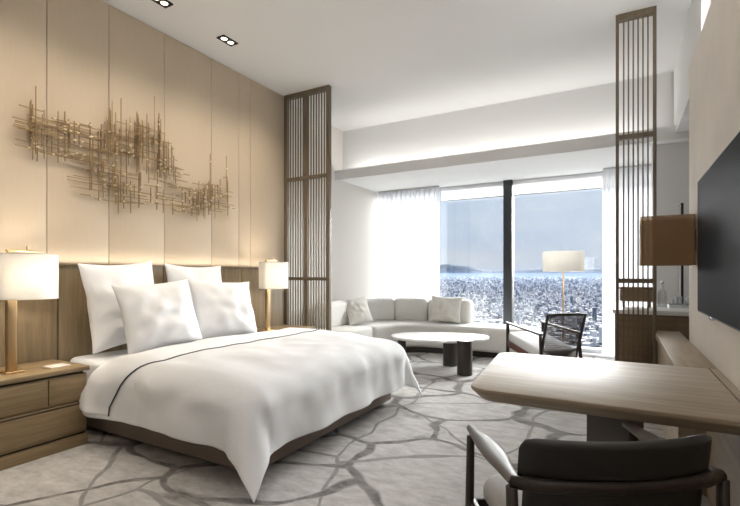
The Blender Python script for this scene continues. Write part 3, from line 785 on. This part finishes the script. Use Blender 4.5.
# wall light with a see-through bronze shade
t = thing('wall_light', 'large translucent bronze wall light between the screen and television', 'wall lamp', (XR, 4.12, 1.55))
MB().box(-0.03, -0.002, -0.06, 0.06, -0.08, 0.08).build('back_plate', M_black, t, bevel=0.003)
MB().bar((-0.03, 0, 0.0), (-0.20, 0, 0.0), 0.02, 0.02).build('arm', M_black, t)
sh = MB(); pr = rrect(-0.355, -0.012, -0.13, 0.13, 0.012, 2)
k = len(pr)
ar = sum(pr[i][0] * pr[(i + 1) % k][1] - pr[(i + 1) % k][0] * pr[i][1] for i in range(k))
vs = [(x, y, z) for z in (-0.185, 0.185) for x, y in pr]
sh.add(vs, [(i, (i + 1) % k, k + (i + 1) % k, k + i) for i in range(k)])
sh.build('shade', M_sconce, t)

# ------------------------------------------------------------------ desk chair in the foreground
t = thing('desk_chair', 'dark armchair with a low black leather back, pulled up to the desk', 'chair', (-0.135, 1.815, 0), R_(33))
# local: +y forward (to the desk), origin under the middle of the seat
HW = 0.345
for s in (-1, 1):
    MB().tube([(s * HW, 0.225, 0), (s * HW, 0.215, 0.35), (s * HW, 0.20, 0.645)], [0.014, 0.018, 0.016], 12).build('front_leg', M_dark, t, smooth=True)
    MB().tube([(s * (HW - 0.01), -0.30, 0), (s * (HW - 0.005), -0.24, 0.40), (s * HW, -0.235, 0.645)], [0.014, 0.019, 0.018], 12).build('rear_leg', M_dark, t, smooth=True)
    # sculpted arm: narrow at the front tip, broad in the middle
    prof = [(0.245, 0.014, 0.662), (0.20, 0.021, 0.664), (0.13, 0.034, 0.664), (0.04, 0.046, 0.662), (-0.05, 0.044, 0.66), (-0.14, 0.030, 0.658), (-0.235, 0.022, 0.658)]
    def armf(u, v, s=s, prof=prof):
        k = u * (len(prof) - 1); i = min(int(k), len(prof) - 2); f = k - i
        y, w, z = (prof[i][q] + (prof[i + 1][q] - prof[i][q]) * f for q in range(3))
        a = v * 2 * pi
        return (s * (HW - 0.012) - s * 0.35 * (w - 0.02) + w * cos(a), y, z + 0.015 * sin(a))
    am = MB().sheet(armf, 24, 14)
    am.v += [armf(0, 0.5)]; am.build('armrest', M_arm, t, weld=True, smooth=True)
    MB().bar((s * HW * 0.97, 0.21, 0.36), (s * HW * 0.97, -0.245, 0.34), 0.022, 0.06).build('side_rail', M_dark, t, bevel=0.004)
MB().bar((-HW, 0.212, 0.36), (HW, 0.212, 0.36), 0.022, 0.05).build('front_rail', M_dark, t, bevel=0.004)
MB().bar((-HW, -0.245, 0.34), (HW, -0.245, 0.34), 0.022, 0.05).build('rear_rail', M_dark, t, bevel=0.004)
st = MB(); st.m = Matrix.Translation((0, 0.0, 0.0))
st.prism(rrect(-0.30, 0.30, -0.25, 0.27, [0.11, 0.11, 0.05, 0.05], 8), 0.375, 0.475); st.build('seat', M_seat, t, bevel=0.045, seg=5)
# curved rail that joins the arms behind the back pad
cr_ = [(-HW, -0.225), (-0.26, -0.262), (-0.12, -0.282), (0, -0.288), (0.12, -0.282), (0.26, -0.262), (HW, -0.225)]
MB().tube([(x, y, 0.655) for x, y in cr_], [0.020, 0.021, 0.021, 0.021, 0.021, 0.021, 0.020], 10).build('back_rail', M_dark, t, smooth=True)
def pad(z0, z1, w, th, name, m, lean, r):
    out = rrect(-w / 2, w / 2, z0, z1, r, 6); nn = len(out)
    mb = MB()
    def P(x, z, d):
        y = -0.265 + 0.055 * (x / 0.3) ** 2 - lean * (z - 0.62) + d
        return (x, y, z)
    N_ = 28
    # grid over bounding box, clipped to the rounded outline by clamping
    def cl(x, z):
        hx = w / 2; zc = (z0 + z1) / 2; hz = (z1 - z0) / 2
        dx = max(0, abs(x) - (hx - r)); dz = max(0, (z - zc) - (hz - r))
        l = hypot(dx, dz)
        if l > r and dx > 0 and dz > 0:
            sx = 1 if x > 0 else -1
            x = sx * (hx - r + dx / l * r); z = zc + (hz - r) + dz / l * r
        return x, z
    for sd in (1, -1):
        def fn(u, v, sd=sd):
            uu = u if sd > 0 else 1 - u
            x, z = cl(-w / 2 + w * uu, z0 + (z1 - z0) * v)
            e = min(1.0, min(uu, 1 - uu) * 9) ; e2 = min(1.0, min(v, 1 - v) * 7)
            q = (1 - (1 - e) ** 2) ** 0.5 * (1 - (1 - e2) ** 2) ** 0.5
            return P(x, z, -sd * th / 2 * q)
        mb.sheet(fn, N_, 14)
    return mb.build(name, m, t, weld=True, smooth=True)
pad(0.665, 0.795, 0.635, 0.045, 'back_pad', M_leather, 0.14, 0.045)
pad(0.44, 0.655, 0.60, 0.045, 'lower_back_pad', M_leather, 0.14, 0.03)

# ------------------------------------------------------------------ minibar cabinet behind the screen
t = thing('minibar_cabinet', 'brown timber minibar cabinet with a white top behind the slatted screen', 'cabinet', (0, 0, 0))
MB().box(-0.06, 1.55, 5.22, 6.38, 0.06, 0.90).build('body', M_cab, t, bevel=0.003)
MB().box(-0.02, 1.50, 5.27, 6.34, 0.0, 0.06).build('plinth', M_plinth, t)
MB().box(-0.08, 1.58, 5.195, 6.40, 0.90, 0.945).build('counter_top', M_counter, t, bevel=0.004)
for a, b in ((-0.05, 0.46), (0.47, 0.99), (1.0, 1.54)): MB().box(a, b, 5.205, 5.222, 0.08, 0.88).build('door', M_cab, t, bevel=0.002)
t = thing('serving_box', 'brown lidded box on the minibar counter, seen through the screen slats', 'box', (0.14, 5.72, 0.945))
MB().prism(rrect(-0.16, 0.16, -0.12, 0.12, 0.05), 0.06, 0.19).build('body', M_cab, t, bevel=0.012)
MB().prism(rrect(-0.165, 0.165, -0.125, 0.125, 0.05), 0.19, 0.215).build('lid', M_cab, t, bevel=0.006)
for s in (-1, 1): MB().box(s * 0.12 - 0.012, s * 0.12 + 0.012, -0.1, 0.1, 0, 0.06).build('foot', M_cab, t)
def bottle(x, y, h, r, label):
    o = MB().lathe([(r * 0.95, 0), (r, 0.01), (r, h * 0.55), (r * 0.85, h * 0.64), (r * 0.33, h * 0.74), (r * 0.30, h * 0.96), (r * 0.36, h)], 20).build('carafe', M_drink, None, smooth=True)
    o.location = (x, y, 0.945); tag(o, label, 'carafe')
    MB().lathe([(r * 0.28, h * 0.95), (r * 0.4, h), (r * 0.4, h * 1.06), (0, h * 1.08)], 16).build('stopper', M_chrome, o, smooth=True)
bottle(0.38, 5.74, 0.26, 0.045, 'glass carafe with a silver stopper on the minibar counter')
tr = thing('tray', 'pale square tray on the minibar counter right of the screen', 'tray', (0.56, 5.84, 0.945))
MB().prism(rrect(-0.12, 0.12, -0.14, 0.14, 0.02), 0, 0.008).build('tray_base', M_chrome, tr)
e = MB(); e.box(-0.12, 0.12, -0.14, -0.132, 0.008, 0.03).box(-0.12, 0.12, 0.132, 0.14, 0.008, 0.03).box(-0.12, -0.112, -0.132, 0.132, 0.008, 0.03).box(0.112, 0.12, -0.132, 0.132, 0.008, 0.03)
e.build('rim', M_chrome, tr)
def tumbler(x, y, label):
    o = MB().lathe([(0.028, 0), (0.033, 0.004), (0.037, 0.105), (0.034, 0.105), (0.030, 0.012), (0, 0.012)], 20).build('tumbler', M_drink, None, smooth=True)
    o.location = (x, y, 0.954); tag(o, label, 'glass', 'glasses on the minibar tray')
tumbler(0.50, 5.78, 'clear tumbler at the near left corner of the pale tray')
tumbler(0.62, 5.82, 'clear tumbler at the right side of the pale tray')
tumbler(0.54, 5.92, 'clear tumbler at the back of the pale tray')
t = thing('standing_mirror', 'tall dark-framed mirror panel standing upright at the right of the minibar counter', 'mirror', (0.585, 6.16, 0.945))
MB().box(-0.012, 0.012, -0.13, 0.13, 0, 1.14).build('frame', M_black, t, bevel=0.003)
MB().box(-0.0135, -0.0115, -0.115, 0.115, 0.015, 1.125).build('mirror_glass', M_chrome, t)

# ------------------------------------------------------------------ city beyond the window
GZ = -260.0
M_ground = mat('city_ground', (0.15, 0.16, 0.18), 0.95, noise_amt=0.4, noise_scale=0.01)
def facade(name, wall, pane, k=0.30):
    m = bpy.data.materials.new(name); m.use_nodes = True; nt = m.node_tree; b = nt.nodes['Principled BSDF']; N = nt.nodes.new; L = nt.links.new
    tc = N('ShaderNodeTexCoord'); mp = N('ShaderNodeMapping'); mp.inputs['Scale'].default_value = (0.28, 0.28, k)
    L(tc.outputs['Object'], mp.inputs[0])
    ck = N('ShaderNodeTexChecker'); ck.inputs['Scale'].default_value = 1.0; L(mp.outputs[0], ck.inputs['Vector'])
    ck.inputs['Color1'].default_value = (*wall, 1); ck.inputs['Color2'].default_value = (*pane, 1)
    ge = N('ShaderNodeNewGeometry'); sx = N('ShaderNodeSeparateXYZ'); L(ge.outputs['Normal'], sx.inputs[0])
    gt = N('ShaderNodeMath'); gt.operation = 'GREATER_THAN'; gt.inputs[1].default_value = 0.5; L(sx.outputs['Z'], gt.inputs[0])
    mx = N('ShaderNodeMix'); mx.data_type = 'RGBA'; L(gt.outputs[0], mx.inputs[0]); L(ck.outputs['Color'], mx.inputs[6]); mx.inputs[7].default_value = (*wall, 1)
    L(mx.outputs[2], b.inputs['Base Color']); b.inputs['Roughness'].default_value = 0.8
    return m
FAC = [facade('pale_facade', (0.58, 0.58, 0.58), (0.20, 0.22, 0.26)), facade('cream_facade', (0.42, 0.41, 0.39), (0.16, 0.17, 0.19)),
       facade('grey_facade', (0.22, 0.23, 0.26), (0.09, 0.10, 0.13)), facade('white_facade', (0.75, 0.75, 0.76), (0.32, 0.31, 0.34)),
       facade('dark_facade', (0.06, 0.07, 0.11), (0.03, 0.04, 0.06))]
rc = random.Random(5)
gr = MB(); gr.add([(-45000, 60, GZ), (25000, 60, GZ), (25000, 60000, GZ), (-45000, 60000, GZ)], [(0, 1, 2, 3)])
struct('city_ground', gr, M_ground)
def city_xy(y): return rc.uniform(-0.60, 0.14) * y
protos = []
for i in range(12):
    w, dd, h = rc.uniform(12, 20), rc.uniform(12, 20), rc.choice((9, 12, 15, 18, 24, 30)) * rc.uniform(0.8, 1.2)
    o = MB().box(-w / 2, w / 2, -dd / 2, dd / 2, 0, h).build('city_building', FAC[(0, 3, 4, 2, 0, 3, 4, 1, 3, 4, 2, 3)[i]])
    rb = MB().box(-w * 0.2, w * 0.15, -dd * 0.2, dd * 0.2, h, h + 3.5).build('roof_house', FAC[(3, 2)[i % 2]], o)
    protos.append(o)
pts = []
row = 1240.0
while len(pts) < 290:
    x = -0.60 * row + rc.uniform(0, 12)
    while x < 0.14 * row and len(pts) < 290:
        pts.append((x + rc.uniform(-2, 2), row + rc.uniform(-2, 2))); x += rc.choice((30, 32, 38))
    row += rc.choice((31, 33, 42))
far_start = row + 12
for i, (x, y) in enumerate(pts):
    p = protos[i % 12]
    if i < 12: o = p
    else:
        o = p.copy(); COL.objects.link(o)
        for ch in children(p):
            c = ch.copy(); COL.objects.link(c); c.parent = o
    o.location = (x, y, GZ); o.rotation_euler = (0, 0, rc.choice((0.15, 0.15, 0.5, -0.3)) + rc.uniform(-0.05, 0.05))
    tag(o, 'mid-rise city building in the nearest blocks seen below through the window', 'building', 'nearest city buildings below the window')
far = [MB() for _ in range(5)]
for i in range(34000):
    q_ = rc.random() ** 0.8; y = 1 / ((1 - q_) / far_start + q_ / 40000)
    x = city_xy(y)
    k = max(1.0, y / 5200)
    w, dd, h = rc.uniform(9, 22) * k, rc.uniform(9, 22) * k, rc.choice((8, 10, 12, 16, 22, 34)) * rc.uniform(0.8, 1.2) * min(k, 1.6)
    if rc.random() < 0.012: h *= 2.6; w *= 0.8
    far[rc.choice((0, 3, 3, 1, 2, 4, 4))].m = Matrix.Translation((x, y, GZ)) @ Matrix.Rotation(rc.choice((0.15, 0.5, -0.3)), 4, 'Z')
    for f_ in far:
        if f_.m != Matrix.Identity(4): f_.box(-w / 2, w / 2, -dd / 2, dd / 2, 0, h); f_.m = Matrix.Identity(4)
names = ['pale', 'cream', 'grey', 'white', 'dark']
allf = MB(); idx = []
for k, f_ in enumerate(far):
    n0 = len(allf.f); allf.add(f_.v, f_.f); idx += [k] * (len(allf.f) - n0)
o = allf.build('distant_city', FAC[0])
for m in FAC[1:]: o.data.materials.append(m)
o.data.polygons.foreach_set('material_index', idx)
tag(o, 'dense distant city stretching to the hills beyond the window', 'city', None, 'stuff')
# hills on the horizon
M_hill = mat('haze_tinted_hill', (0.13, 0.17, 0.22), 0.95, noise_amt=0.2, noise_scale=0.002)  # blue of the distance haze is put into the hill colour
hm = MB()
def hill_f(u, v):
    x = -36000 + 48000 * u; y = 41500 + 4000 * v
    s = x / y
    e = 640 + 700 * math.exp(-((s + 0.36) / 0.035) ** 2) + 420 * math.exp(-((s + 0.31) / 0.03) ** 2) + 260 * math.exp(-((s + 0.10) / 0.06) ** 2) + 150 * nz(x, 0, 0.00045, 3) + 60 * nz(x, 0, 0.0015, 5)
    return (x, y, GZ + 0 + (0 if v < 0.2 else e * (1 - abs(v - 0.55) / 0.5 if abs(v - .55) < .5 else 0)))
hm.sheet(hill_f, 220, 10); struct('hills', hm, M_hill, smooth=True)

# thin haze lying over the city
M_haze = bpy.data.materials.new('city_haze'); M_haze.use_nodes = True
nt = M_haze.node_tree; nt.nodes.remove(nt.nodes['Principled BSDF'])
vs_ = nt.nodes.new('ShaderNodeVolumeScatter'); vs_.inputs['Color'].default_value = (0.42, 0.60, 1.0, 1); vs_.inputs['Density'].default_value = 0.000016; vs_.inputs['Anisotropy'].default_value = 0.0
nt.links.new(vs_.outputs[0], nt.nodes['Material Output'].inputs['Volume'])
hz = MB().box(-44000, 24000, 200, 48000, GZ - 2, 40).build('haze', M_haze)
tag(hz, 'thin blue haze lying over the distant city', 'haze', None, 'stuff')
